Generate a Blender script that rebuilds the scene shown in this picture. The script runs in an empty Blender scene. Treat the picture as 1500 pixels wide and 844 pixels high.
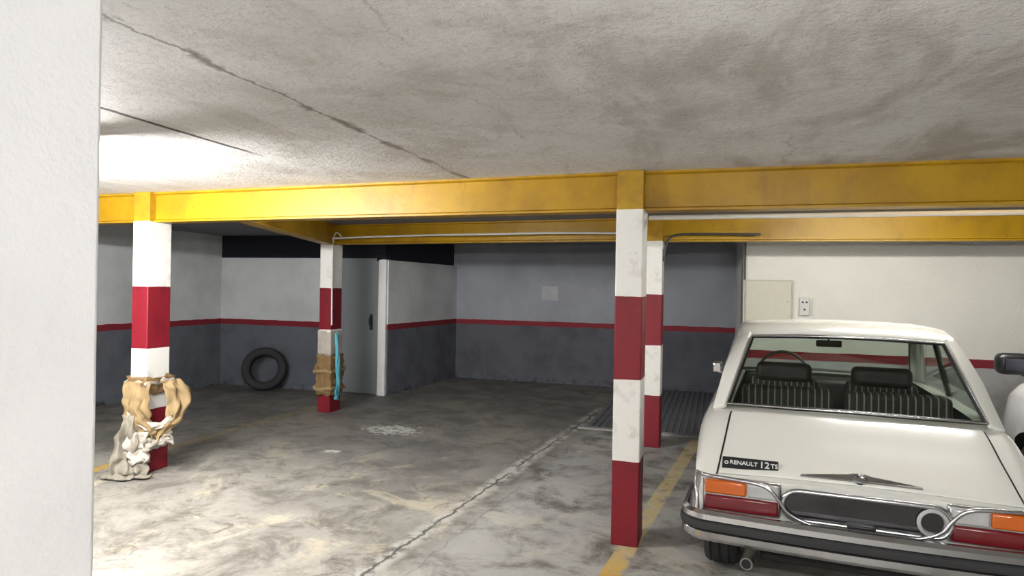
import bpy, bmesh, math, random
from mathutils import Vector, Matrix, noise as mnoise
random.seed(4)
scn=bpy.context.scene
scn.view_settings.view_transform='Standard'
scn.view_settings.look='None'
scn.view_settings.exposure=0.40
CEIL=2.35; BB=2.10

# ------------------------------------------------------------ material helpers
class NB:
    def __init__(s,name):
        s.m=bpy.data.materials.new(name); s.m.use_nodes=True
        s.t=s.m.node_tree; s.n=s.t.nodes; s.l=s.t.links
        s.b=s.n['Principled BSDF']
    def put(s,sock,v):
        if isinstance(v,bpy.types.NodeSocket): s.l.new(v,sock)
        else:
            if isinstance(v,tuple) and len(v)==3 and sock.type=='RGBA': v=v+(1,)
            sock.default_value=v
    def set(s,**k):
        for a,v in k.items(): s.put(s.b.inputs[a.replace('_',' ')],v)
        return s
    def math(s,op,a,b=0.0,clamp=False):
        n=s.n.new('ShaderNodeMath'); n.operation=op; n.use_clamp=clamp
        s.put(n.inputs[0],a); s.put(n.inputs[1],b); return n.outputs[0]
    def pos(s,obj=False):
        if obj:
            n=s.n.new('ShaderNodeTexCoord'); v=n.outputs['Object']
        else:
            n=s.n.new('ShaderNodeNewGeometry'); v=n.outputs['Position']
        x=s.n.new('ShaderNodeSeparateXYZ'); s.l.new(v,x.inputs[0])
        return v,x.outputs[0],x.outputs[1],x.outputs[2]
    def mapv(s,v,scale=(1,1,1),loc=(0,0,0)):
        n=s.n.new('ShaderNodeMapping'); s.l.new(v,n.inputs[0])
        n.inputs['Scale'].default_value=scale; n.inputs['Location'].default_value=loc; return n.outputs[0]
    def noise(s,v,scale=5,detail=4,rough=.55,dist=0):
        n=s.n.new('ShaderNodeTexNoise'); s.l.new(v,n.inputs['Vector'])
        n.inputs['Scale'].default_value=scale;n.inputs['Detail'].default_value=detail
        n.inputs['Roughness'].default_value=rough;n.inputs['Distortion'].default_value=dist
        return n.outputs[0]
    def ramp(s,f,a,b):   # smooth 0..1
        n=s.n.new('ShaderNodeMapRange'); n.interpolation_type='SMOOTHSTEP'
        s.put(n.inputs[0],f); n.inputs[1].default_value=a;n.inputs[2].default_value=b
        return n.outputs[0]
    def mix(s,f,a,b):
        n=s.n.new('ShaderNodeMix'); n.data_type='RGBA'
        s.put(n.inputs[0],f); s.put(n.inputs[6],a); s.put(n.inputs[7],b); return n.outputs[2]
    def band(s,v,a,b):
        return s.math('MULTIPLY',s.math('GREATER_THAN',v,a),s.math('LESS_THAN',v,b))
    def bump(s,h,strength=.3,dist=.01):
        n=s.n.new('ShaderNodeBump'); n.inputs['Strength'].default_value=strength
        n.inputs['Distance'].default_value=dist; s.l.new(h,n.inputs['Height'])
        s.l.new(n.outputs[0],s.b.inputs['Normal']); return s

def simple(name,col,rough=.5,metal=0,coat=0,var=.06,scale=20):
    b=NB(name); v,x,y,z=b.pos(True)
    n=b.noise(v,scale,3)
    dark=tuple(c*(1-var*2) for c in col)
    b.set(Base_Color=b.mix(n,col,dark),Roughness=rough,Metallic=metal)
    b.b.inputs['Coat Weight'].default_value=coat
    return b.m

def wall_mat(name,up,low,stripe=(.20,.010,.020),s0=.955,s1=1.04,stripes=True,dirt=.25,bump=.5):
    b=NB(name); v,x,y,z=b.pos()
    wob=b.math('MULTIPLY',b.math('SUBTRACT',b.noise(v,6,2),.5),.018)
    zz=b.math('ADD',z,wob)
    big=b.noise(v,1.1,5,.6); 
    upc=b.mix(b.ramp(big,.35,.75),up,tuple(c*(1-dirt) for c in up))
    if stripes:
        lw=b.noise(v,2.0,6,.65)
        lowc=b.mix(b.ramp(lw,.4,.75),low,tuple(c*.6 for c in low))
        c=b.mix(b.math('GREATER_THAN',zz,s1),lowc,upc)
        c=b.mix(b.band(zz,s0,s1),c,stripe)
        c=b.mix(b.math('MULTIPLY',b.ramp(b.noise(v,9,5),.5,.65),b.ramp(z,.14,.0)),c,(.03,.03,.035))
    else: c=upc
    b.set(Base_Color=c,Roughness=.75)
    b.bump(b.noise(v,38,4,.6),bump,.008)
    return b.m

M={}
M['wall_white']=wall_mat('wall_white_paint',(.62,.64,.65),(.115,.125,.15))
M['wall_grey']=wall_mat('wall_grey_tone',(.31,.325,.36),(.085,.09,.11))  # back wall: greyer and darker tone than wall_white
M['wall_cream']=wall_mat('wall_cream_paint',(.76,.75,.69),(.40,.40,.40),s0=.86,s1=.95,dirt=.10,bump=.9)
M['wall_plain']=wall_mat('wall_plain_paint',(.7,.7,.69),(.5,.5,.5),stripes=False)
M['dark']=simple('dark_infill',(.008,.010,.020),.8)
M['column_white']=wall_mat('rough_white_plaster',(.78,.78,.79),(.5,.5,.5),stripes=False,dirt=.1)

# floor
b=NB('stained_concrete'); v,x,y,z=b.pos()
n1=b.noise(v,.7,6,.6,.6); n2=b.noise(v,2.4,9,.72,.5); n3=b.noise(v,22,5,.7)
c=b.mix(b.ramp(n1,.3,.7),(.37,.35,.31),(.20,.188,.17))
c=b.mix(b.math('MULTIPLY',b.ramp(n2,.44,.64),.85),c,(.105,.094,.078))
c=b.mix(b.math('MULTIPLY',b.ramp(b.noise(b.mapv(v,(1,1,1),(7,3,0)),1.3,9,.72,.8),.51,.62),.6),c,(.54,.48,.35))
c=b.mix(b.math('MULTIPLY',b.ramp(n3,.45,.75),.35),c,(.12,.11,.10))
c=b.mix(b.math('MULTIPLY',b.ramp(b.noise(b.mapv(v,(1,1,1),(1,9,0)),4.5,8,.75,1.2),.56,.65),.7),c,(.075,.060,.042))
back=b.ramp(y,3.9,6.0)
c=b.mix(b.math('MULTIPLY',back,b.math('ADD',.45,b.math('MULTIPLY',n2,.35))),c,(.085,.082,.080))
wob=b.math('MULTIPLY',b.math('SUBTRACT',b.noise(v,4.5,6,.7),.5),.14)
line=b.math('SUBTRACT',b.math('SUBTRACT',x,-1.81),b.math('MULTIPLY',b.math('SUBTRACT',y,3.66),.0714))
d=b.math('ABSOLUTE',b.math('ADD',line,wob))
fade=b.ramp(y,9.0,8.6)
patch=b.math('MULTIPLY',b.math('MULTIPLY',b.ramp(d,.11,.03),b.ramp(b.noise(v,6,5,.7),.42,.54)),fade)
c=b.mix(b.math('MULTIPLY',patch,.7),c,(.50,.49,.45))
c=b.mix(b.math('MULTIPLY',b.math('MULTIPLY',b.math('MULTIPLY',b.ramp(d,.018,.004),fade),b.ramp(b.noise(v,3,4),.40,.52)),.9),c,(.04,.038,.035))
d2=b.math('ABSOLUTE',b.math('ADD',b.math('ADD',line,-.22),wob))
c=b.mix(b.math('MULTIPLY',b.math('MULTIPLY',b.ramp(d2,.010,.003),b.ramp(y,6.5,5.5)),.7),c,(.07,.068,.06))
c=b.mix(b.math('MULTIPLY',b.math('MULTIPLY',b.ramp(line,.05,.35),b.ramp(n2,.66,.42)),.55),c,(.46,.455,.44))
def ell(cx,cy,rx,ry):
    a=b.math('POWER',b.math('DIVIDE',b.math('ABSOLUTE',b.math('SUBTRACT',x,cx)),rx),2.0)
    q=b.math('POWER',b.math('DIVIDE',b.math('ABSOLUTE',b.math('SUBTRACT',y,cy)),ry),2.0)
    return b.math('SUBTRACT',1.0,b.math('ADD',a,q))
spn=b.math('MULTIPLY',b.math('SUBTRACT',b.noise(v,14,8,.8,.5),.50),6.0)
for e in ((-3.40,6.57,.45,.32),(-3.51,5.50,.14,.08)):
    c=b.mix(b.math('MULTIPLY',b.ramp(b.math('ADD',ell(*e),spn),.55,.85),b.math('MULTIPLY',b.math('GREATER_THAN',ell(*e),-.3),.8)),c,(.60,.60,.56))
yl=b.math('ABSOLUTE',b.math('SUBTRACT',b.math('SUBTRACT',x,-.545),b.math('MULTIPLY',b.math('SUBTRACT',y,3.67),.099)))
wear=b.ramp(b.noise(v,7,6,.75),.64,.50)
m=b.math('MULTIPLY',b.math('MULTIPLY',b.ramp(yl,.065,.055),wear),b.band(y,-2,7.35))
nearw=b.ramp(y,4.2,3.5)
c=b.mix(b.math('MULTIPLY',m,b.math('ADD',.70,b.math('MULTIPLY',nearw,.25))),c,b.mix(nearw,(.58,.45,.20),(.58,.32,.006)))
yl2=b.math('ABSOLUTE',b.math('SUBTRACT',x,-5.0))
m=b.math('MULTIPLY',b.math('MULTIPLY',b.ramp(yl2,.07,.055),b.ramp(b.noise(v,5,6,.75),.60,.46)),b.band(y,2,8.2))
c=b.mix(b.math('MULTIPLY',m,b.math('ADD',.25,b.math('MULTIPLY',b.ramp(y,5.0,4.5),.6))),c,(.50,.31,.03))
b.set(Base_Color=c,Roughness=b.math('ADD',.42,b.math('MULTIPLY',n2,.4)))
b.bump(n3,.25,.006)
M['floor']=b.m

# ceiling
b=NB('rough_ceiling_plaster'); v,x,y,z=b.pos()
n1=b.noise(v,.9,6,.6,.7); n2=b.noise(v,2.0,8,.7,.4)
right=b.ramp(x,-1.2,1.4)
c=b.mix(b.ramp(n1,.35,.7),(.82,.81,.80),(.68,.66,.64))
st=b.noise(b.mapv(v,(1.6,.6,1),(2,5,0)),1.5,7,.65,.5)
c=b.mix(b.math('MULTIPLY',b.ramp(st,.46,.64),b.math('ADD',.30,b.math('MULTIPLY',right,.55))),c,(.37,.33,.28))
c=b.mix(b.math('MULTIPLY',b.ramp(n2,.50,.68),.5),c,(.45,.41,.36))
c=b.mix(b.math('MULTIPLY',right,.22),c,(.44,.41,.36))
c=b.mix(b.math('MULTIPLY',b.ramp(b.noise(v,30,5,.75),.5,.7),.32),c,(.34,.31,.28))
wob=b.math('MULTIPLY',b.math('SUBTRACT',b.noise(v,2.5,6,.75),.5),.16)
l1=b.math('ADD',b.math('ADD',x,1.66),wob); d=b.math('ABSOLUTE',l1)
c=b.mix(b.math('MULTIPLY',b.ramp(d,.011,.004),.75),c,(.2,.18,.16))
c=b.mix(b.math('MULTIPLY',b.math('MULTIPLY',b.ramp(d,.045,.01),b.ramp(b.noise(v,3.5,3),.54,.60)),.8),c,(.24,.20,.17))
l3=b.math('ABSOLUTE',b.math('ADD',b.math('ADD',x,.92),b.math('MULTIPLY',wob,1.6)))
c=b.mix(b.math('MULTIPLY',b.math('MULTIPLY',b.ramp(l3,.010,.002),b.ramp(b.noise(v,1.7,3),.46,.56)),.5),c,(.26,.24,.21))
l4=b.math('ABSOLUTE',b.math('ADD',b.math('SUBTRACT',x,.35),b.math('MULTIPLY',wob,-2.0)))
c=b.mix(b.math('MULTIPLY',b.math('MULTIPLY',b.ramp(l4,.008,.002),b.ramp(b.noise(v,1.3,3),.48,.56)),.45),c,(.26,.24,.21))
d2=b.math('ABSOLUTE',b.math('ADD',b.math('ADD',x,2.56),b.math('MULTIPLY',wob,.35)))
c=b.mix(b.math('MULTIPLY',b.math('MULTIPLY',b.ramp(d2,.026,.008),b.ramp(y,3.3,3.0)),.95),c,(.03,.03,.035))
c=b.mix(b.math('MULTIPLY',b.ramp(y,4.3,4.5),.8),c,(.08,.09,.12))  # shade behind the front beam, put into the ceiling colour
b.set(Base_Color=c,Roughness=.85)
h=b.math('ADD',b.math('MULTIPLY',b.noise(v,24,6,.75),1.6),b.math('MULTIPLY',b.math('GREATER_THAN',l1,0.0),.6))
b.bump(h,1.0,.022)
M['ceiling']=b.m

b=NB('yellow_beam_paint'); v,x,y,z=b.pos(False)
n=b.noise(v,2.5,5,.6)
c=b.mix(b.ramp(n,.4,.7),(.37,.212,.006),(.27,.145,.006))
c=b.mix(b.math('MULTIPLY',b.ramp(b.noise(b.mapv(v,(1,1,.3)),9,5,.7),.55,.70),.35),c,(.17,.095,.02))
c=b.mix(b.math('MULTIPLY',b.ramp(b.noise(v,30,4,.7),.62,.72),.5),c,(.10,.055,.015))
b.set(Base_Color=c,Roughness=.42); b.b.inputs['Specular IOR Level'].default_value=.3
b.bump(b.noise(v,12,4),.25,.008); M['yellow']=b.m
b=NB('red_white_column_paint'); v,x,y,z=b.pos(True)
zz=b.math('ADD',z,b.math('MULTIPLY',b.math('SUBTRACT',b.noise(v,9,2),.5),.012))
n=b.noise(v,7,5,.7)
wh=b.mix(b.ramp(n,.5,.8),(.66,.65,.62),(.43,.41,.38))
rd=b.mix(b.ramp(n,.45,.8),(.165,.006,.014),(.10,.004,.010))
c=b.mix(b.band(zz,-1,.53),wh,rd); c=b.mix(b.band(zz,1.04,1.56),c,rd)
c=b.mix(b.math('GREATER_THAN',zz,2.105),c,b.mix(b.ramp(n,.4,.7),(.37,.215,.008),(.27,.15,.008)))
c=b.mix(b.math('MULTIPLY',b.ramp(b.noise(v,26,5,.8),.64,.70),.6),c,(.12,.10,.09))
b.set(Base_Color=c,Roughness=.5); b.b.inputs['Specular IOR Level'].default_value=.35; b.bump(n,.25,.006)
M['column']=b.m

M['door']=simple('grey_door_paint',(.19,.205,.22),.45,scale=3)
M['rubber']=simple('black_rubber',(.018,.018,.02),.75)
M['black']=simple('black_plastic',(.015,.015,.016),.35)
M['chrome']=simple('chrome',(.55,.55,.57),.16,1.0,var=.02)
M['steel']=simple('worn_steel',(.35,.34,.33),.35,1.0)
M['carwhite']=simple('white_car_paint',(.70,.70,.655),.25,0,.6,var=.01,scale=3)
M['carwhite2']=simple('bright_white_car_paint',(.70,.71,.73),.2,0,.7,var=.01,scale=3)
M['orange']=simple('amber_lens',(.50,.10,.003),.15,0,.5)
M['redlens']=simple('red_lens',(.13,.003,.008),.15,0,.5)
M['clear']=simple('clear_lens',(.40,.40,.40),.15,0,.5)
M['under']=simple('underbody_black',(.008,.008,.008),.9)
M['dark_int']=simple('dark_vinyl',(.018,.016,.015),.5)
M['cream']=simple('cream_plastic',(.52,.50,.39),.5)
M['whitep']=simple('white_plastic',(.62,.62,.60),.45)
M['cardboard']=simple('brown_cardboard',(.25,.15,.06),.8,var=.28,scale=9)
M['foam']=simple('tan_packing_cloth',(.36,.25,.12),.85,var=.28,scale=12)
M['rag']=simple('dirty_cloth',(.33,.30,.24),.9,var=.3,scale=12)
M['tape']=simple('white_tape',(.48,.44,.38),.6,var=.2,scale=14)
M['cyan']=simple('cyan_foam_strip',(.08,.36,.46),.6)
M['housing']=simple('lamp_housing',(.8,.8,.8),.5)
def emis(name,st,col=(1,.98,.94)):
    m=bpy.data.materials.new(name); m.use_nodes=True; nt=m.node_tree
    nt.nodes.remove(nt.nodes['Principled BSDF']); e=nt.nodes.new('ShaderNodeEmission')
    e.inputs[0].default_value=col+(1,); e.inputs[1].default_value=st
    nt.links.new(e.outputs[0],nt.nodes['Material Output'].inputs[0]); return m
b=NB('pinstripe_seat_fabric'); v,x,y,z=b.pos(True)
f=b.math('FRACT',b.math('MULTIPLY',x,26.0))
b.set(Base_Color=b.mix(b.math('LESS_THAN',f,.20),(.022,.02,.018),(.24,.23,.20)),Roughness=.8); M['seat']=b.m
b=NB('ribbed_steel_plate'); v,x,y,z=b.pos()
b.set(Base_Color=b.mix(b.noise(v,5,5),(.14,.145,.16),(.24,.245,.26)),Roughness=.5,Metallic=.5); M['plate']=b.m
def glass(name,tint):
    m=bpy.data.materials.new(name); m.use_nodes=True; nt=m.node_tree; N=nt.nodes
    N.remove(N['Principled BSDF']); t=N.new('ShaderNodeBsdfTransparent'); t.inputs[0].default_value=tint+(1,)
    g=N.new('ShaderNodeBsdfGlossy'); g.inputs['Roughness'].default_value=.03
    f=N.new('ShaderNodeLayerWeight'); f.inputs[0].default_value=.5
    p=N.new('ShaderNodeMath'); p.operation='POWER'; p.inputs[1].default_value=4
    q=N.new('ShaderNodeMath'); q.operation='MULTIPLY_ADD'; q.inputs[1].default_value=.6; q.inputs[2].default_value=.04
    mx=N.new('ShaderNodeMixShader')
    nt.links.new(f.outputs['Facing'],p.inputs[0]); nt.links.new(p.outputs[0],q.inputs[0])
    nt.links.new(q.outputs[0],mx.inputs[0]); nt.links.new(t.outputs[0],mx.inputs[1]); nt.links.new(g.outputs[0],mx.inputs[2])
    nt.links.new(mx.outputs[0],N['Material Output'].inputs[0]); return m
M['glass']=glass('window_glass',(.72,.78,.74)); M['glassd']=glass('dark_window_glass',(.12,.14,.14))

# ------------------------------------------------------------ geometry helpers
def obj(name,me,mat=None,parent=None,smooth=None):
    if mat is not None and len(me.materials)==0: me.materials.append(mat)
    o=bpy.data.objects.new(name,me); scn.collection.objects.link(o)
    if parent: o.parent=parent
    if smooth is not None:
        for p in me.polygons: p.use_smooth=True
        me.set_sharp_from_angle(angle=math.radians(smooth))
    return o
def mesh(name,vs,fs):
    me=bpy.data.meshes.new(name); me.from_pydata([tuple(v) for v in vs],[],fs); me.update()
    bm=bmesh.new(); bm.from_mesh(me); bmesh.ops.recalc_face_normals(bm,faces=bm.faces); bm.to_mesh(me); bm.free()
    return me
def empty(name,loc=(0,0,0),rz=0):
    e=bpy.data.objects.new(name,None); scn.collection.objects.link(e); e.location=loc; e.rotation_euler=(0,0,rz)
    e.empty_display_size=.1; return e
def box(name,x0,x1,y0,y1,z0,z1,mat,parent=None,bevel=0,seg=2,origin=None):
    ox,oy,oz=origin or (0,0,0)
    vs=[(x-ox,y-oy,z-oz) for x in (x0,x1) for y in (y0,y1) for z in (z0,z1)]
    fs=[(0,1,3,2),(4,6,7,5),(0,4,5,1),(2,3,7,6),(0,2,6,4),(1,5,7,3)]
    o=obj(name,mesh(name,vs,fs),mat,parent,smooth=35 if bevel else None)
    o.location=(ox,oy,oz)
    if bevel:
        m=o.modifiers.new('bevel','BEVEL'); m.width=bevel; m.segments=seg; m.limit_method='ANGLE'
    return o
def prism(name,foot,z0,z1,mat,parent=None):
    n=len(foot); vs=[(x,y,z0) for x,y in foot]+[(x,y,z1) for x,y in foot]
    fs=[tuple(range(n)),tuple(range(2*n-1,n-1,-1))]+[(i,(i+1)%n,n+(i+1)%n,n+i) for i in range(n)]
    return obj(name,mesh(name,vs,fs),mat,parent)
def tube(name,pts,r,mat,parent=None,cyclic=False,smooth=True):
    cu=bpy.data.curves.new(name,'CURVE'); cu.dimensions='3D'; cu.bevel_depth=r; cu.bevel_resolution=3
    sp=cu.splines.new('NURBS' if smooth else 'POLY'); sp.points.add(len(pts)-1)
    for p,q in zip(sp.points,pts): p.co=(q[0],q[1],q[2],1)
    if smooth: sp.order_u=3; sp.use_endpoint_u=not cyclic
    sp.use_cyclic_u=cyclic; cu.materials.append(mat); cu.use_fill_caps=True
    o=bpy.data.objects.new(name,cu); scn.collection.objects.link(o)
    dg=bpy.context.evaluated_depsgraph_get(); me=bpy.data.meshes.new_from_object(o.evaluated_get(dg))
    bpy.data.objects.remove(o); me.name=name
    return obj(name,me,mat,parent,smooth=40)
def cyl(name,p0,p1,r,mat,parent=None,seg=24,r2=None):
    p0=Vector(p0);p1=Vector(p1); a=(p1-p0).normalized(); u=a.orthogonal().normalized(); w=a.cross(u)
    r2=r if r2 is None else r2
    vs=[];
    for p,rr in ((p0,r),(p1,r2)):
        for i in range(seg):
            t=2*math.pi*i/seg; vs.append(p+(u*math.cos(t)+w*math.sin(t))*rr)
    fs=[(i,(i+1)%seg,seg+(i+1)%seg,seg+i) for i in range(seg)]+[tuple(range(seg-1,-1,-1)),tuple(range(seg,2*seg))]
    return obj(name,mesh(name,vs,fs),mat,parent,smooth=40)
def lathe(name,prof,center,axis,mat,parent=None,seg=48,closed=True):
    c=Vector(center); a=Vector(axis).normalized(); u=a.orthogonal().normalized(); w=a.cross(u); vs=[];n=len(prof)
    for i in range(seg):
        t=2*math.pi*i/seg; d=u*math.cos(t)+w*math.sin(t)
        for r,h in prof: vs.append(c+d*r+a*h)
    fs=[]
    for i in range(seg):
        j=(i+1)%seg
        for k in range(n if closed else n-1):
            k2=(k+1)%n; fs.append((i*n+k,i*n+k2,j*n+k2,j*n+k))
    return obj(name,mesh(name,vs,fs),mat,parent,smooth=40)
def ibeam(name,a,b_,z0,z1,fw=.14,tf=.014,tw=.012,mat=None):
    A=Vector((a[0],a[1],0));B=Vector((b_[0],b_[1],0)); d=(B-A); L=d.length; ang=math.atan2(d.y,d.x)
    h=fw/2; w=fw/2-.022
    p=[(-h,z0),(h,z0),(h,z0+tf),(w,z0+tf+.01),(w,z1-tf-.01),(h,z1-tf),(h,z1),(-h,z1),(-h,z1-tf),(-w,z1-tf-.01),(-w,z0+tf+.01),(-h,z0+tf)]
    n=len(p); vs=[(0,q[0],q[1]) for q in p]+[(L,q[0],q[1]) for q in p]
    fs=[(i,(i+1)%n,n+(i+1)%n,n+i) for i in range(n)]+[tuple(range(n)),tuple(range(2*n-1,n-1,-1))]
    o=obj(name,mesh(name,vs,fs),mat); o.location=(a[0],a[1],0); o.rotation_euler=(0,0,ang)
    return o

# ------------------------------------------------------------ room shell
XL,XR,YB,YF=-7.5,5.2,10.8,-4.0
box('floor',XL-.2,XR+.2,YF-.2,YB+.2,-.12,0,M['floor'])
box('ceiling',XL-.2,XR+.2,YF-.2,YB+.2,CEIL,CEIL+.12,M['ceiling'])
box('wall_left',XL-.15,XL,YF,8.55,0,CEIL,M['wall_white'])
box('wall_back_left',XL-.15,-5.50,8.55,8.70,0,2.0,M['wall_white'])
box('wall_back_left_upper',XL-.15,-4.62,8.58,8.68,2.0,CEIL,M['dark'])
box('wall_partition_end',-4.70,-4.575,8.52,8.70,0,1.98,M['wall_plain'],bevel=.008)
prism('wall_partition_side',[(-4.65,8.56),(-4.555,8.56),(-4.40,YB),(-4.55,YB)],0,1.975,M['wall_white'])
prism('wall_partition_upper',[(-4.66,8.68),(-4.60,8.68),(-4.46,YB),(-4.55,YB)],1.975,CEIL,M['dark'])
box('wall_back',-4.60,.42,YB,YB+.15,0,CEIL,M['wall_grey'])
box('wall_back_right',.285,XR,7.85,8.0,0,CEIL,M['wall_cream'])
box('wall_return',.285,.42,8.0,YB,0,CEIL,M['wall_plain'])
box('wall_right',XR,XR+.15,YF,7.85,0,CEIL,M['wall_cream'])
box('wall_front',XL-.15,XR+.15,YF-.15,YF,0,CEIL,M['wall_plain'])
box('plaster_column',-1.75,-1.17,.55,1.0,0,CEIL,M['column_white'],bevel=.012)

# door
d=empty('door_1',(0,0,0))
box('leaf',-5.46,-4.74,8.56,8.60,.01,1.96,M['door'],d,bevel=.004)
box('frame_left',-5.50,-5.46,8.54,8.62,0,2.0,M['door'],d)
box('frame_right',-4.74,-4.705,8.54,8.62,0,2.0,M['door'],d)
box('frame_top',-5.50,-4.705,8.54,8.62,1.96,2.0,M['door'],d)
box('lock_plate',-4.85,-4.80,8.55,8.562,.95,1.18,M['black'],d,bevel=.003)
tube('handle',[(-4.825,8.555,1.15),(-4.825,8.50,1.15),(-4.825,8.50,1.02),(-4.825,8.555,1.02)],.012,M['black'],d)
box('plaster_patch',-2.84,-2.56,YB-.004,YB+.01,1.40,1.64,simple('patch_white',(.45,.46,.48),.8,var=.15,scale=8),bevel=.002)

e=empty('electrical_cabinet',(0,0,0))
box('frame',.30,.80,7.825,7.85,1.27,1.74,M['cream'],e,bevel=.004)
box('door_panel',.315,.785,7.81,7.828,1.285,1.725,simple('cabinet_beige',(.58,.565,.47),.5),e,bevel=.003)
cyl('lock',(.75,7.812,1.5),(.75,7.80,1.5),.012,M['steel'],e)
e=empty('light_switch_box')
box('body',.87,.97,7.80,7.85,1.355,1.55,M['whitep'],e,bevel=.006)
for i,(xx,zz) in enumerate(((.90,1.50),(.94,1.50),(.92,1.42))):
    cyl(f'button_{i+1}',(xx,7.802,zz),(xx,7.792,zz),.011,M['black'],e)
tube('wall_conduit',[(.30,7.83,1.74),(.30,7.83,2.0),(.30,7.83,2.34)],.011,simple('grey_conduit',(.1,.1,.1),.5),smooth=False)

# ------------------------------------------------------------ columns and beams
P1=(-.525,4.24);P2=(-.615,6.92);P3=(-4.60,4.42);P4=(-4.67,7.25)
CW,CD=.17,.24
for i,(px,py) in enumerate((P1,P2,P3,P4)):
    o=box('striped_column' ,px-CW/2,px+CW/2,py-CD/2,py+CD/2,0,CEIL,M['column'],bevel=.007,origin=(px,py,0))
ibeam('ceiling_beam',P1,(XR,4.26),BB,CEIL,mat=M['yellow'])
ibeam('ceiling_beam',P3,P1,BB,CEIL,mat=M['yellow'])
ibeam('ceiling_beam',(XL,4.52),P3,BB,CEIL,mat=M['yellow'])
ibeam('ceiling_beam',P4,P2,BB+.01,CEIL,mat=M['yellow'])
ibeam('ceiling_beam',P2,(XR,7.02),BB,CEIL,mat=M['yellow'])
ibeam('ceiling_beam',P4,(-3.67,4.42),BB,CEIL,mat=M['yellow'])

tube('electrical_conduit',[(-.44,4.45,2.085),(1.0,4.45,2.085),(3,4.46,2.085),(5.1,4.46,2.085)],.016,M['whitep'],smooth=False)
tube('electrical_conduit',[(-4.5,7.0,2.17),(-3.5,7.02,2.20),(-2.5,6.85,2.19),(-1.5,6.82,2.2),(-.72,6.8,2.18)],.012,M['whitep'])
tube('hanging_cable',[(-4.44,7.1,2.2),(-4.50,7.08,2.28),(-4.56,7.10,2.15),(-4.57,7.11,1.7),(-4.56,7.11,1.1)],.009,M['whitep'])
e=empty('junction_box')
tube('cable',[(-.515,6.80,1.95),(-.50,6.80,2.10),(-.42,6.80,2.17),(-.2,6.80,2.175),(.4,6.80,2.165)],.012,simple('grey_cable',(.05,.05,.05),.5),e)
box('box_body',-.53,-.50,6.80,6.84,1.9,2.02,M['black'],e,bevel=.004)

# ------------------------------------------------------------ lamps
def fluoro(cx,cy,L,st,along='x',z=CEIL,col=(1,.985,.96)):
    e=empty('fluorescent_lamp',(cx,cy,z),0 if along=='x' else math.pi/2)
    box('housing',-L/2-.04,L/2+.04,-.03,.03,-.045,0,M['housing'],e,bevel=.005)
    mt=emis('tube_glow',st,col)
    cyl('tube',(-L/2,0,-.075),(L/2,0,-.075),.018,mt,e,seg=10)
    box('socket_1',-L/2-.03,-L/2,-.02,.02,-.095,-.045,M['housing'],e)
    box('socket_2',L/2,L/2+.03,-.02,.02,-.095,-.045,M['housing'],e)
    if z<CEIL:  # rods added so the tubes hang lower and light more ceiling
        for s in (-1,1): cyl(f'rod_{s+2}',(s*L*.4,0,-.002),(s*L*.4,0,CEIL-z),.006,M['housing'],e,seg=8)
fluoro(-3.78,2.5,1.3,850,z=2.21)
fluoro(.6,-.1,1.2,330,z=2.0)
fluoro(-2.2,-1.2,1.2,360,z=2.0)
fluoro(1.4,5.15,1.2,200,col=(1,.97,.90))
fluoro(-2.6,4.95,1.2,80)  # weak lamp added out of view behind the beam to brighten the rear

# ------------------------------------------------------------ floor plate
e=empty('ribbed_floor_plate')
box('sheet',-1.42,.26,7.5,10.75,0,.008,M['plate'],e)
vs=[];fs=[]
xx=-1.38
while xx<.24:
    n=len(vs)
    for yy in (7.52,10.72): vs+= [(xx,yy,.008),(xx+.02,yy,.024),(xx+.04,yy,.008)]
    fs+=[(n,n+1,n+4,n+3),(n+1,n+2,n+5,n+4),(n,n+2,n+1),(n+3,n+4,n+5),(n,n+3,n+5,n+2)]
    xx+=.075
obj('ribs',mesh('ribs',vs,fs),M['plate'],e)
box('kerb',-1.5,.26,7.40,7.5,0,.02,simple('kerb_concrete',(.32,.31,.29),.8),e,bevel=.005)

# ------------------------------------------------------------ tyres
def tyre(name,c,axis,R,W,parent=None):
    r=R*.62;w=W/2
    prof=[(r,-w*.75),(r+.02,-w*.95),(R*.82,-w*1.02),(R*.94,-w*.92),(R*.985,-w*.72),(R,-w*.6),(R-.008,-w*.55),(R-.008,-w*.48),(R,-w*.44),(R,-w*.08),(R-.008,-w*.05),(R-.008,w*.05),(R,w*.08),(R,w*.44),(R-.008,w*.48),(R-.008,w*.55),(R,w*.6),(R*.985,w*.72),(R*.94,w*.92),(R*.82,w*1.02),(r+.02,w*.95),(r,w*.75),(r+.012,w*.6),(R*.86,w*.75),(R*.9,0),(R*.86,-w*.75),(r+.012,-w*.6)]
    return lathe(name,prof,c,axis,M['rubber'],parent)
lean=math.radians(14)
tyre('old_tyre',(-6.45,8.28,.32),(.60,-math.cos(lean),math.sin(lean)),.32,.24)

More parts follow.
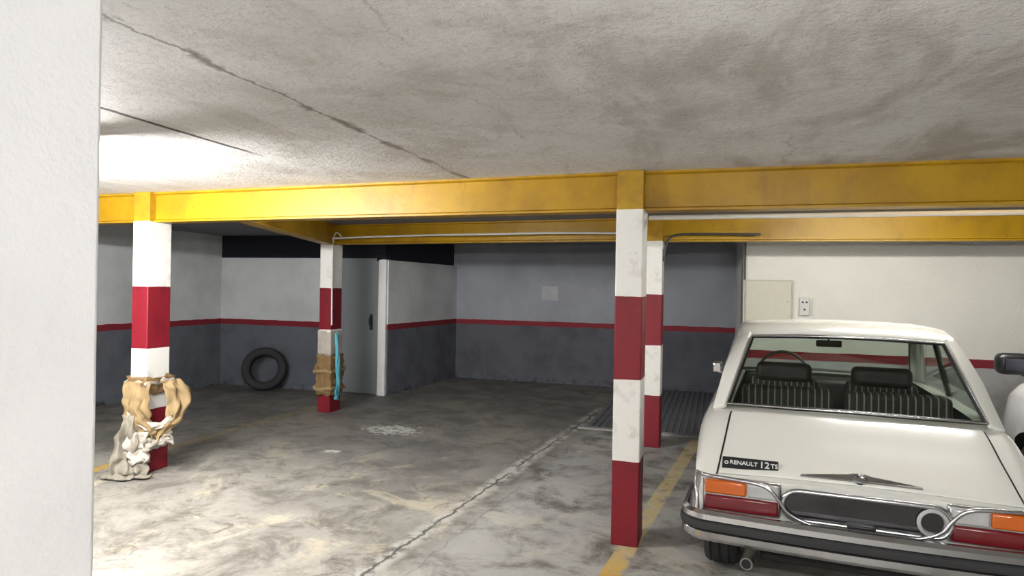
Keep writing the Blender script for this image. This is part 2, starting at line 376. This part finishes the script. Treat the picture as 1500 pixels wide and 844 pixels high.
# ------------------------------------------------------------ column padding
def wrap(name,c,w,d,z0,z1,off,amp,mat,parent,seed=0,rows=10,cols=48):
    per=2*(w+d); vs=[];fs=[]
    for r in range(rows+1):
        z=z0+(z1-z0)*r/rows
        for k in range(cols):
            s=per*k/cols
            if s<w: p=(-w/2+s,-d/2)
            elif s<w+d: p=(w/2,-d/2+s-w)
            elif s<2*w+d: p=(w/2-(s-w-d),d/2)
            else: p=(-w/2,d/2-(s-2*w-d))
            nz=mnoise.noise(Vector((p[0]*14+seed,p[1]*14,z*14)))*amp+mnoise.noise(Vector((p[0]*40+seed,p[1]*40,z*40)))*amp*.5
            o=off+abs(nz)
            ex=p[0]/(w/2)*o; ey=p[1]/(d/2)*o
            dz=mnoise.noise(Vector((p[0]*20,p[1]*20,seed)))*.035 if r in(0,rows) else 0
            vs.append((c[0]+p[0]+ex,c[1]+p[1]+ey,z+dz))
    for r in range(rows):
        for k in range(cols):
            fs.append((r*cols+k,r*cols+(k+1)%cols,(r+1)*cols+(k+1)%cols,(r+1)*cols+k))
    o=obj(name,mesh(name,vs,fs),mat,parent,smooth=30)
    m=o.modifiers.new('thick','SOLIDIFY'); m.thickness=.006; m.offset=-1
    return o
def sheet(name,c,rows,mat,parent,cols=26,seed=0,amp=.02,folds=5,fold=.018,th=.006,nr=26):
    # rows: (z, right_from, right_to, forward_from, forward_to) relative to the column centre, metres
    vs=[];fs=[]
    for i in range(nr+1):
        t=i/nr*(len(rows)-1); a=min(int(t),len(rows)-2); q=t-a
        q2=q*q*(3-2*q)*.5+q*.5
        z,rl,rr,fl,fr=[rows[a][j]+(rows[a+1][j]-rows[a][j])*q2 for j in range(5)]
        g=i/nr
        for k in range(cols+1):
            u=k/cols
            r=rl+(rr-rl)*u; f=fl+(fr-fl)*u+.03*math.sin(math.pi*u)
            f+=fold*(.3+g)*math.sin(u*math.pi*2*folds+seed+3*mnoise.noise(Vector((u*2,g*3,seed))))
            nn=mnoise.noise(Vector((u*4+seed,g*5,0)))*amp; n2=mnoise.noise(Vector((u*4,g*5+seed,4)))*amp
            dz=(mnoise.noise(Vector((u*6+seed,9,0)))*.08) if i==nr else 0
            P=Vector((c[0],c[1],0))+R*(r+n2)+F*(f+nn); vs.append((P.x,P.y,max(.008,z+dz)))
    for i in range(nr):
        for k in range(cols): fs.append((i*(cols+1)+k,i*(cols+1)+k+1,(i+1)*(cols+1)+k+1,(i+1)*(cols+1)+k))
    o=obj(name,mesh(name,vs,fs),mat,parent,smooth=60)
    s=o.modifiers.new('thick','SOLIDIFY'); s.thickness=th
    return o
def ribbon(name,pts,wv,th,mat,parent,sub=6,seed=0,amp=.012,wf=None):
    P=[Vector(p) for p in pts]; Q=[]
    for i in range(len(P)-1):
        p0=P[max(i-1,0)];p1=P[i];p2=P[i+1];p3=P[min(i+2,len(P)-1)]
        for s in range(sub):
            t=s/sub
            Q.append(.5*((2*p1)+(p2-p0)*t+(2*p0-5*p1+4*p2-p3)*t*t+(-p0+3*p1-3*p2+p3)*t**3))
    Q.append(P[-1]); vs=[];fs=[];m=7
    for i,q in enumerate(Q):
        tt=i/(len(Q)-1); sc=1.0
        if wf: 
            k=tt*(len(wf)-1); a=int(min(k,len(wf)-2)); sc=wf[a]+(wf[a+1]-wf[a])*(k-a)
        for k in range(m):
            f=(k/(m-1)-.5)
            nn=Vector((mnoise.noise(Vector((i*.35+seed,k*.6,0))),mnoise.noise(Vector((i*.35,k*.6+seed,3))),mnoise.noise(Vector((i*.35+seed,k*.6,7)))))*amp
            vs.append(q+Vector(wv)*f*sc+nn)
    for i in range(len(Q)-1):
        for k in range(m-1): fs.append((i*m+k,i*m+k+1,(i+1)*m+k+1,(i+1)*m+k))
    o=obj(name,mesh(name,vs,fs),mat,parent,smooth=50)
    s=o.modifiers.new('thick','SOLIDIFY'); s.thickness=th
    return o
R=Vector((.69,.72,0)); F=Vector((.72,-.69,0))
e=empty('column_padding')
c=P3
wrap('cardboard_band',c,CW,CD,.66,.80,.010,.03,M['cardboard'],e,1)
wrap('tape_band',c,CW,CD,.745,.77,.03,.008,M['tape'],e,2,rows=3)
wrap('lower_band',c,CW,CD,.20,.33,.010,.03,M['tape'],e,6)
def pp(r,f,z): 
    q=Vector((c[0],c[1],0))+R*r+F*f; return (q.x,q.y,z)
sheet('packing_cloth_left',c,[(.77,-.19,.0,.10,.17),(.62,-.20,-.01,.12,.19),(.48,-.19,.02,.14,.19),(.34,-.15,.05,.16,.19)],M['foam'],e,seed=1,folds=2,fold=.010,amp=.045)
sheet('packing_cloth_right',c,[(.77,.08,.22,.15,.06),(.70,.10,.29,.15,.08),(.58,.13,.30,.15,.08),(.46,.12,.25,.16,.10),(.38,.06,.19,.17,.13),(.30,.0,.10,.18,.17)],M['foam'],e,seed=9,folds=2,fold=.010,amp=.04)
ribbon('packing_strap',[pp(-.16,.15,.50),pp(-.05,.20,.42),pp(.07,.20,.40),pp(.17,.16,.46)],(0,0,.05),.006,M['tape'],e,seed=31,amp=.02)
sheet('cloth_drape',c,[(.50,-.20,-.10,.12,.17),(.32,-.24,-.07,.14,.19),(.16,-.26,-.04,.17,.22),(.05,-.30,-.01,.20,.27),(.012,-.32,.02,.24,.33)],M['rag'],e,seed=12,folds=3,fold=.018,amp=.06)
sheet('cloth_drape_back',c,[(.36,-.16,-.02,.16,.19),(.22,-.18,-.0,.19,.20),(.12,-.17,.01,.22,.22)],M['tape'],e,seed=17,folds=2,fold=.015,amp=.05)
ribbon('tape_tail',[pp(-.08,.19,.31),pp(.03,.20,.26),pp(.13,.18,.29),pp(.18,.16,.25)],(0,0,.06),.006,M['tape'],e,seed=21,amp=.03)
e=empty('column_padding')
c=P4
wrap('tape_band',c,CW,CD,.72,1.02,.006,.012,M['tape'],e,3)
wrap('cardboard_wrap',c,CW,CD,.22,.72,.012,.05,M['cardboard'],e,4)
wrap('tape_strap_1',c,CW,CD,.50,.54,.045,.01,M['foam'],e,7,rows=3)
wrap('tape_strap_2',c,CW,CD,.28,.32,.045,.01,M['foam'],e,9,rows=3)
ribbon('cyan_strip',[(c[0]+.135,c[1]-.06,.16),(c[0]+.15,c[1]-.06,.35),(c[0]+.145,c[1]-.06,.7),(c[0]+.125,c[1]-.06,1.0)],(.012,.05,0),.02,M['cyan'],e,seed=1,amp=.02)

# ------------------------------------------------------------ cars
def pchip(xs,ys,x):
    n=len(xs)
    if x<=xs[0]: return ys[0]
    if x>=xs[-1]: return ys[-1]
    dl=[(ys[i+1]-ys[i])/(xs[i+1]-xs[i]) for i in range(n-1)]
    m=[dl[0]]+[0 if dl[i-1]*dl[i]<=0 else 2*dl[i-1]*dl[i]/(dl[i-1]+dl[i]) for i in range(1,n-1)]+[dl[-1]]
    for i in range(n-1):
        if x<=xs[i+1]:
            h=xs[i+1]-xs[i];t=(x-xs[i])/h
            return (2*t**3-3*t*t+1)*ys[i]+(t**3-2*t*t+t)*h*m[i]+(-2*t**3+3*t*t)*ys[i+1]+(t**3-t*t)*h*m[i+1]
def car_body(name,S,parent,mat,cabin,wheels,ar=.33):
    ys=[s[0] for s in S]; Y=[]
    for i in range(len(ys)-1):
        k=max(1,int((ys[i+1]-ys[i])/.09))
        Y+= [ys[i]+(ys[i+1]-ys[i])*j/k for j in range(k)]
    Y.append(ys[-1])
    rings=[]
    for y in Y:
        zb,hwb,hwm,zm,hws,zs,hwd,zd,cr=[pchip(ys,[s[j] for s in S],y) for j in range(1,10)]
        half=[(hwb*.85,zb),(hwb,zb+.04),(hwb+(hwm-hwb)*.6,zb+(zm-zb)*.45),(hwm,zm),(hwm+(hws-hwm)*.4,zm+(zs-zm)*.5),(hws,zs),(hws+(hwd-hws)*.35,zs+(zd-zs)*.62),(hws+(hwd-hws)*.7,zs+(zd-zs)*.92),(hwd,zd),(hwd*.72,zd+cr*.48),(hwd*.4,zd+cr*.84),(0,zd+cr)]
        ring=[(x,y,z) for x,z in half]+[(-x,y,z) for x,z in half[:-1][::-1]]
        rings.append(ring)
    n=len(rings[0]); vs=[p for r in rings for p in r]; fs=[]
    for i in range(len(rings)-1):
        for k in range(n): fs.append((i*n+k,i*n+(k+1)%n,(i+1)*n+(k+1)%n,(i+1)*n+k))
    fs.append(tuple(range(n))); fs.append(tuple(range((len(rings)-1)*n,len(rings)*n))[::-1])
    me=mesh(name,vs,fs); me.materials.append(mat); me.materials.append(M['under'])
    o=obj(name,me,mat,parent)
    cuts=[]
    if cabin: cuts.append(box('cut',*cabin,M['under']))
    for wy in wheels:
        for s in (-1,1):
            cuts.append(cyl('cut',(s*.46,wy,.30),(s*1.1,wy,.30),ar,M['under'],seg=40))
    for q in cuts:
        m=o.modifiers.new('b','BOOLEAN'); m.operation='DIFFERENCE'; m.object=q; m.solver='EXACT'
        try: m.material_mode='TRANSFER'
        except Exception: pass
    par=o.parent; o.parent=None
    dg=bpy.context.evaluated_depsgraph_get(); me2=bpy.data.meshes.new_from_object(o.evaluated_get(dg))
    o.modifiers.clear(); o.data=me2; o.parent=par
    for q in cuts: bpy.data.objects.remove(q)
    for p in me2.polygons: p.use_smooth=True
    me2.set_sharp_from_angle(angle=math.radians(38))
    def deck(x,y):
        hwd=pchip(ys,[s[7] for s in S],y);zd=pchip(ys,[s[8] for s in S],y);cr=pchip(ys,[s[9] for s in S],y)
        return zd+cr*(1-min(1,abs(x/hwd))**2)
    return o,deck
def quadpanel(name,pts_rows,mat,parent,th=.03,smooth=60):
    n=len(pts_rows[0]); vs=[p for r in pts_rows for p in r]; fs=[]
    for i in range(len(pts_rows)-1):
        for k in range(n-1): fs.append((i*n+k,i*n+k+1,(i+1)*n+k+1,(i+1)*n+k))
    o=obj(name,mesh(name,vs,fs),mat,parent,smooth=smooth)
    if th:
        m=o.modifiers.new('t','SOLIDIFY'); m.thickness=th; m.offset=0
        m=o.modifiers.new('b','BEVEL'); m.width=.006; m.segments=2; m.limit_method='ANGLE'
    return o
def wheel(name,x,y,R,W,parent,side):
    w=empty(name); w.parent=parent
    tyre('tyre',(x,y,R),(1,0,0),R,W,w)
    lathe('rim',[(R*.64,W*.42),(R*.60,W*.30),(R*.35,W*.22),(R*.30,W*.34),(R*.12,W*.38),(.001,W*.38),(.001,-W*.3),(R*.60,-W*.3),(R*.64,-W*.4)],(x,y,R),(side,0,0),M['steel'],w)
def roof(name,R,parent,mat):
    rows=[]
    for y,z,hw,dr in R:
        h=[(-1,-.075-dr),(-.99,-.045-dr*.6),(-.945,-.022),(-.78,-.006),(-.4,0.004),(0,.008)]
        row=[(a*hw,y,z+b_) for a,b_ in h]+[(-a*hw,y,z+b_) for a,b_ in h[:-1][::-1]]
        rows.append(row)
    return quadpanel(name,rows,mat,parent,th=.02)

car=empty('vintage_sedan_car',(.662,3.42,0),math.radians(-4.5))
S=[(.03,.36,.60,.735,.46,.735,.60,.655,.655,.012),
   (.10,.35,.62,.760,.46,.760,.63,.665,.685,.018),
   (.30,.30,.66,.785,.48,.778,.70,.675,.775,.022),
   (.62,.22,.70,.80,.50,.79,.80,.69,.905,.020),
   (1.0,.22,.70,.805,.50,.795,.82,.70,.925,.01),
   (2.0,.22,.70,.815,.50,.805,.82,.70,.92,.01),
   (2.75,.22,.70,.81,.50,.80,.80,.68,.905,.02),
   (3.4,.24,.68,.80,.50,.78,.76,.66,.86,.03),
   (3.85,.28,.66,.77,.48,.75,.70,.62,.79,.03),
   (4.02,.32,.60,.73,.48,.72,.66,.60,.72,.02)]
body,deck=car_body('body',S,car,M['carwhite'],(-.62,.62,.70,2.68,.40,1.3),(.72,3.15))
for i,(sx,wy) in enumerate(((-1,.66),(1,.66),(-1,3.15),(1,3.15))):
    wheel(f'wheel_{i+1}',sx*.655,wy,.285,.19,car,sx)
roof('roof',[(1.00,1.335,.60,0),(1.06,1.368,.61,0),(1.3,1.392,.62,0),(1.7,1.397,.625,0),(2.05,1.385,.615,0),(2.2,1.355,.60,0)],car,M['carwhite'])
for s,nm in ((-1,'left'),(1,'right')):
    quadpanel('c_pillar_'+nm,[[(s*.65,.60,.925),(s*.715,.63,.895),(s*.725,1.00,.90)],[(s*.59,.80,1.13),(s*.665,.84,1.12),(s*.675,1.07,1.12)],[(s*.525,1.00,1.345),(s*.60,1.03,1.30),(s*.612,1.18,1.325)]],M['carwhite'],car,.03)
    quadpanel('b_pillar_'+nm,[[(s*.72,1.72,.90),(s*.72,1.79,.90)],[(s*.615,1.74,1.33),(s*.615,1.79,1.33)]],M['dark_int'],car,.03)
    quadpanel('a_pillar_'+nm,[[(s*.72,2.58,.90),(s*.71,2.72,.90),(s*.66,2.75,.91)],[(s*.61,2.10,1.31),(s*.595,2.18,1.31),(s*.55,2.2,1.34)]],M['carwhite'],car,.025)
    quadpanel('side_glass_'+nm,[[(s*.715,.98,.90),(s*.715,1.75,.90),(s*.715,2.62,.90)],[(s*.607,1.16,1.32),(s*.61,1.75,1.325),(s*.605,2.13,1.32)]],M['glass'],car,0)
    tube('belt_chrome_'+nm,[(s*.735,.98,.905),(s*.74,1.8,.905),(s*.73,2.65,.90)],.008,M['chrome'],car)
    tube('side_chrome_'+nm,[(s*.79,.35,.56),(s*.808,1.0,.56),(s*.818,2.5,.56),(s*.79,3.7,.54)],.007,M['chrome'],car)
rw=[[(-.635,.625,.94),(-.3,.595,.945),(0,.585,.95),(.3,.595,.945),(.635,.625,.94)],[(-.515,.99,1.32),(-.25,.97,1.332),(0,.965,1.336),(.25,.97,1.332),(.515,.99,1.32)]]
quadpanel('rear_glass',rw,M['glass'],car,0)
rwin=[rw[0][0],rw[0][1],rw[0][2],rw[0][3],rw[0][4],rw[1][4],rw[1][3],rw[1][2],rw[1][1],rw[1][0]]
tube('rear_glass_seal',[(x,y-.012,z) for x,y,z in rwin],.012,M['black'],car,cyclic=True,smooth=False)
tube('rear_glass_chrome',[(x*1.01,y-.026,z+.003) for x,y,z in rwin],.006,M['chrome'],car,cyclic=True,smooth=False)
ws=[[(-.65,2.76,.92),(0,2.86,.93),(.65,2.76,.92)],[(-.55,2.20,1.33),(0,2.24,1.35),(.55,2.20,1.33)]]
quadpanel('windscreen',ws,M['glass'],car,0)
tube('windscreen_seal',[ws[0][0],ws[0][1],ws[0][2],ws[1][2],ws[1][1],ws[1][0]],.014,M['black'],car,cyclic=True,smooth=False)
# interior
box('parcel_shelf',-.62,.62,.66,1.0,.86,.885,M['dark_int'],car)
box('rear_bench_left',-.58,-.04,1.0,1.16,.5,1.00,M['seat'],car,bevel=.03)
box('rear_bench_right',.04,.58,1.0,1.16,.5,1.00,M['seat'],car,bevel=.03)
box('rear_bench_cushion',-.58,.58,1.14,1.5,.45,.62,M['seat'],car,bevel=.03)
for s in (-1,1):
    box(f'front_seat_back_{s+2}',s*.32-.23,s*.32+.23,1.80,1.92,.45,.97,M['seat'],car,bevel=.04)
    box(f'front_seat_cushion_{s+2}',s*.32-.23,s*.32+.23,1.9,2.3,.45,.6,M['seat'],car,bevel=.04)
    box(f'headrest_{s+2}',s*.32-.19,s*.32+.19,1.78,1.90,.94,1.08,M['dark_int'],car,bevel=.04,seg=4)
box('dashboard',-.62,.62,2.5,2.72,.60,.90,M['dark_int'],car,bevel=.04)
lathe('steering_wheel',[(.185+.012*math.cos(a*.785),.012*math.sin(a*.785)) for a in range(8)],(-.32,2.36,.94),(0,-.9,.35),M['black'],car)
box('steering_spoke',-.49,-.15,2.355,2.37,.925,.955,M['black'],car)
cyl('steering_column',(-.32,2.36,.94),(-.32,2.6,.83),.03,M['black'],car)
box('rear_view_mirror',-.09,.09,2.10,2.13,1.19,1.24,M['black'],car,bevel=.01)
cyl('mirror_stem',(0,2.12,1.23),(0,2.2,1.34),.008,M['black'],car)
# boot lid
Lrow=[]
ny=14;nx=12
for i in range(ny+1):
    y=.052+(.57-.052)*i/ny; hw=.645-.035*i/ny
    Lrow.append([(hw*(2*k/nx-1),y,deck(hw*(2*k/nx-1),y)+.008) for k in range(nx+1)])
quadpanel('boot_lid',Lrow,M['carwhite'],car,.012)
bord=[Lrow[i][0] for i in range(ny+1)]+[Lrow[-1][k] for k in range(1,nx)]+[Lrow[i][-1] for i in range(ny,-1,-1)]
tube('boot_lid_gap',[(x*1.012,y,z-.009) for x,y,z in bord],.0045,M['under'],car,smooth=False)
# tail face
for s,nm in ((-1,'left'),(1,'right')):
    def sx(a,b_): return (min(s*a,s*b_),max(s*a,s*b_))
    a=sx(.345,.715)
    box('lamp_bezel_'+nm,a[0],a[1],-.002,.05,.492,.662,M['chrome'],car,bevel=.012)
    a=sx(.505,.705); box('amber_lens_'+nm,a[0],a[1],-.018,.03,.583,.652,M['orange'],car,bevel=.01)
    a=sx(.358,.500); box('reverse_lens_'+nm,a[0],a[1],-.018,.03,.583,.652,M['clear'],car,bevel=.01)
    a=sx(.358,.705); box('red_lens_'+nm,a[0],a[1],-.018,.03,.502,.576,M['redlens'],car,bevel=.01)
    tube('lamp_trim_'+nm,[(s*.755,.10,.655),(s*.725,.0,.668),(s*.55,-.012,.664),(s*.42,-.014,.655),(s*.36,-.018,.60),(s*.31,-.02,.515),(s*.2,-.02,.49)],.010,M['chrome'],car)
    tube('tail_corner_trim_'+nm,[(s*.755,.10,.655),(s*.75,.03,.62),(s*.745,.0,.56),(s*.74,-.01,.50)],.012,M['chrome'],car)
pts=[]
for k in range(10):
    a=-math.pi/2+math.pi*k/9; pts.append((.29+.07*math.cos(a),.575+.07*math.sin(a)))
for k in range(10):
    a=math.pi/2+math.pi*k/9; pts.append((-.27+.07*math.cos(a),.575+.07*math.sin(a)))
n=len(pts)
vs=[(x,-.004,z) for x,z in pts]+[(x,.04,z) for x,z in pts]
fs=[tuple(range(n)),tuple(range(2*n-1,n-1,-1))]+[(i,(i+1)%n,n+(i+1)%n,n+i) for i in range(n)]
obj('tail_recess_panel',mesh('trp',vs,fs),simple('gloss_black',(.02,.02,.022),.08,.4,.5),car)
tube('tail_recess_trim',[(x,-.01,z) for x,z in pts],.012,M['chrome'],car,cyclic=True,smooth=False)
lathe('fuel_cap_ring',[(.060,0),(.064,-.014),(.050,-.022),(.044,-.01),(.044,0)],(.285,-.006,.575),(0,1,0),M['clear'],car)
cyl('fuel_cap_core',(.285,-.006,.575),(.285,-.012,.575),.042,M['black'],car)
def sweep(name,path,prof,mat,parent):
    vs=[];fs=[];n=len(prof);N=len(path)
    for i,p in enumerate(path):
        a=Vector(path[max(i-1,0)]);c_=Vector(path[min(i+1,N-1)]);t=(c_-a).normalized(); nn=Vector((t.y,-t.x))
        for o_,z in prof: vs.append((p[0]+nn.x*o_,p[1]+nn.y*o_,z))
    for i in range(N-1):
        for k in range(n): fs.append((i*n+k,i*n+(k+1)%n,(i+1)*n+(k+1)%n,(i+1)*n+k))
    fs.append(tuple(range(n)));fs.append(tuple(range((N-1)*n,N*n))[::-1])
    return obj(name,mesh(name,vs,fs),mat,parent,smooth=35)
def arcpath(hw,y0,yend,r,bow):
    p=[(-hw,yend),(-hw,(yend+y0+r)/2),(-hw,y0+r)]
    for k in range(1,7):
        a=math.pi+math.pi/2*k/6; p.append((-hw+r+r*math.cos(a),y0+r+r*math.sin(a)))
    for k in range(1,12):
        x=(-hw+r)+(2*hw-2*r)*k/12; p.append((x,y0-bow*(1-(x/(hw-r))**2)))
    return p+[(-x,y) for x,y in p[:9][::-1]]
path=arcpath(.775,-.06,.38,.10,.03)
sweep('rear_bumper',path,[(-.02,.375),(.02,.365),(.042,.385),(.045,.415),(.036,.425),(.036,.465),(.045,.475),(.042,.50),(.02,.515),(-.02,.51)],M['chrome'],car)
sweep('bumper_reflection_band',path,[(.03,.425),(.05,.428),(.054,.445),(.05,.462),(.03,.465)],M['rubber'],car)  # black strip stands in for a dark reflection in the chrome
path=arcpath(.80,-.07,.42,.10,.03)
fpath=[(x,3.95-(y)) for x,y in path]
sweep('front_bumper',fpath[::-1],[(-.02,.375),(.03,.37),(.045,.44),(.03,.51),(-.02,.51)],M['chrome'],car)
box('rear_valance',-.44,.44,.05,.10,.26,.40,M['under'],car,bevel=.02)
cyl('exhaust_pipe',(-.50,-.04,.265),(-.44,.6,.27),.030,M['steel'],car)
cyl('exhaust_bore',(-.50,-.042,.265),(-.50,-.02,.265),.023,M['under'],car)
box('number_plate_lamp',-.06,.06,-.03,0,.50,.52,M['black'],car,bevel=.005)
sl=math.atan2(deck(0,.30)-deck(0,.10),.20)
bd=empty('name_badge',(-.485,.105,deck(-.48,.105)+.022)); bd.parent=car; bd.rotation_euler=(sl+.35,0,0)
box('plate',-.145,.125,-.034,.034,-.004,.004,M['black'],bd,bevel=.003)
def text(s,x,y,size,par):
    cu=bpy.data.curves.new('lettering','FONT'); cu.body=s; cu.size=size; cu.extrude=.0015; cu.offset=.0006; cu.align_x='LEFT'; cu.align_y='CENTER'
    o=bpy.data.objects.new('lettering',cu); scn.collection.objects.link(o)
    dg=bpy.context.evaluated_depsgraph_get(); me=bpy.data.meshes.new_from_object(o.evaluated_get(dg)); bpy.data.objects.remove(o)
    me.materials.clear(); o=obj('lettering',me,M['carwhite2'],par); o.location=(x,y,.006); return o
text('RENAULT',-.108,0,.031,bd); text('12',.034,0,.050,bd); text('TS',.088,0,.033,bd); text('o',-.135,0,.04,bd)
em=empty('winged_emblem',(0,.075,deck(0,.075)+.018)); em.parent=car; em.rotation_euler=(sl,0,0)
for s in (-1,1):
    vs=[(s*.02,-.018,0),(s*.26,-.014,-.006),(s*.255,-.006,-.006),(s*.12,.006,.004),(s*.05,.014,.006),(s*.02,.026,.008)]
    vs2=[(x,y,z+.010) for x,y,z in vs]; n=6
    obj('wing_'+('left' if s<0 else 'right'),mesh('w',vs+vs2,[tuple(range(n)),tuple(range(2*n-1,n-1,-1))]+[(i,(i+1)%n,n+(i+1)%n,n+i) for i in range(n)]),M['steel'],em)
lathe('emblem_disc',[(.001,0),(.036,0),(.036,.010),(.028,.016),(.022,.010),(.001,.018)],(0,0,0),(0,0,1),M['chrome'],em,closed=False)
mi=empty('door_mirror'); mi.parent=car
box('mirror_head',-.88,-.80,2.42,2.47,.90,1.0,M['chrome'],mi,bevel=.015)
cyl('mirror_arm',(-.84,2.46,.92),(-.76,2.5,.88),.01,M['chrome'],mi)
for s in (-1,1):
    box(f'door_handle_{s+2}',s*.815-.01,s*.815+.01,1.85,2.0,.74,.76,M['chrome'],car,bevel=.004)
    box(f'rear_door_handle_{s+2}',s*.81-.01,s*.81+.01,1.05,1.2,.74,.76,M['chrome'],car,bevel=.004)

# ------------------------------------------------------------ second car
c2=empty('white_hatchback_car',(2.94,2.45,0),0)
S2=[(.05,.32,.60,.74,.6,.72,.82,.62,.95,.02),(.2,.24,.66,.80,.6,.78,.84,.66,.98,.02),(.8,.20,.70,.835,.6,.82,.86,.70,1.0,.02),
    (2.0,.20,.70,.84,.58,.82,.88,.72,1.02,.02),(2.9,.20,.70,.84,.58,.82,.90,.72,1.02,.05),(3.4,.22,.68,.82,.56,.79,.87,.66,.98,.06),
    (3.7,.24,.62,.76,.54,.72,.80,.58,.90,.05),(3.88,.28,.52,.62,.52,.60,.70,.48,.76,.04)]
b2,dk=car_body('body',S2,c2,M['carwhite2'],(-.62,.62,.4,2.65,.45,1.3),(.65,3.05),.34)
for i,(sx_,wy) in enumerate(((-1,.65),(1,.65),(-1,3.05),(1,3.05))): wheel(f'wheel_{i+1}',sx_*.70,wy,.30,.18,c2,sx_)
roof('roof',[(.25,1.40,.54,0),(.4,1.44,.56,0),(1.0,1.48,.58,0),(1.6,1.47,.58,0),(2.0,1.42,.56,0)],c2,M['carwhite2'])
for s,nm in ((-1,'left'),(1,'right')):
    quadpanel('side_glass_'+nm,[[(s*.70,.3,.97),(s*.70,1.4,.98),(s*.70,2.7,.97)],[(s*.56,.5,1.38),(s*.575,1.2,1.41),(s*.565,1.95,1.37)]],M['glassd'],c2,0)
    quadpanel('c_pillar_'+nm,[[(s*.62,.12,.95),(s*.70,.15,.96),(s*.71,.5,.97)],[(s*.50,.27,1.37),(s*.55,.3,1.36),(s*.57,.6,1.38)]],M['carwhite2'],c2,.03)
    quadpanel('b_pillar_'+nm,[[(s*.71,1.35,.97),(s*.71,1.45,.97)],[(s*.58,1.3,1.41),(s*.58,1.4,1.41)]],M['black'],c2,.03)
    quadpanel('a_pillar_'+nm,[[(s*.71,2.68,.96),(s*.66,2.78,.97)],[(s*.57,1.93,1.38),(s*.52,2.0,1.40)]],M['carwhite2'],c2,.03)
    mm=empty('door_mirror_'+nm); mm.parent=c2
    box('mirror_shell',min(s*.88,s*1.08),max(s*.88,s*1.08),2.86,2.98,1.06,1.21,M['black'],mm,bevel=.05,seg=5)
    box('mirror_glass',min(s*.915,s*1.045),max(s*.915,s*1.045),2.852,2.862,1.09,1.18,simple('dark_mirror_glass',(.03,.03,.035),.15,1.0),mm,bevel=.004)
    cyl('mirror_arm',(s*.93,2.93,1.09),(s*.72,2.85,.99),.028,M['black'],mm)
quadpanel('windscreen',[[(-.66,2.76,.97),(0,2.88,1.0),(.66,2.76,.97)],[(-.52,2.0,1.38),(0,2.06,1.41),(.52,2.0,1.38)]],M['glassd'],c2,0)
quadpanel('rear_glass',[[(-.62,.12,.96),(.62,.12,.96)],[(-.5,.27,1.37),(.5,.27,1.37)]],M['glassd'],c2,0)
box('front_headlamp_left',-.68,-.48,3.62,3.74,.66,.76,M['clear'],c2,bevel=.02)
box('front_headlamp_right',.48,.68,3.62,3.74,.66,.76,M['clear'],c2,bevel=.02)

# ------------------------------------------------------------ world and camera
w=bpy.data.worlds.new('world'); scn.world=w; w.use_nodes=True
w.node_tree.nodes['Background'].inputs[0].default_value=(.5,.52,.55,1); w.node_tree.nodes['Background'].inputs[1].default_value=.05
cam=bpy.data.cameras.new('camera'); co=bpy.data.objects.new('camera',cam); scn.collection.objects.link(co)
cam.sensor_width=36; cam.lens=36*960/1500; cam.clip_start=.05
co.matrix_world=Matrix.Translation((0,0,1.6))@Matrix.Rotation(math.radians(17.35),4,'Z')@Matrix.Rotation(math.radians(90),4,'X')@Matrix.Rotation(math.radians(1.0),4,'Z')
scn.camera=co
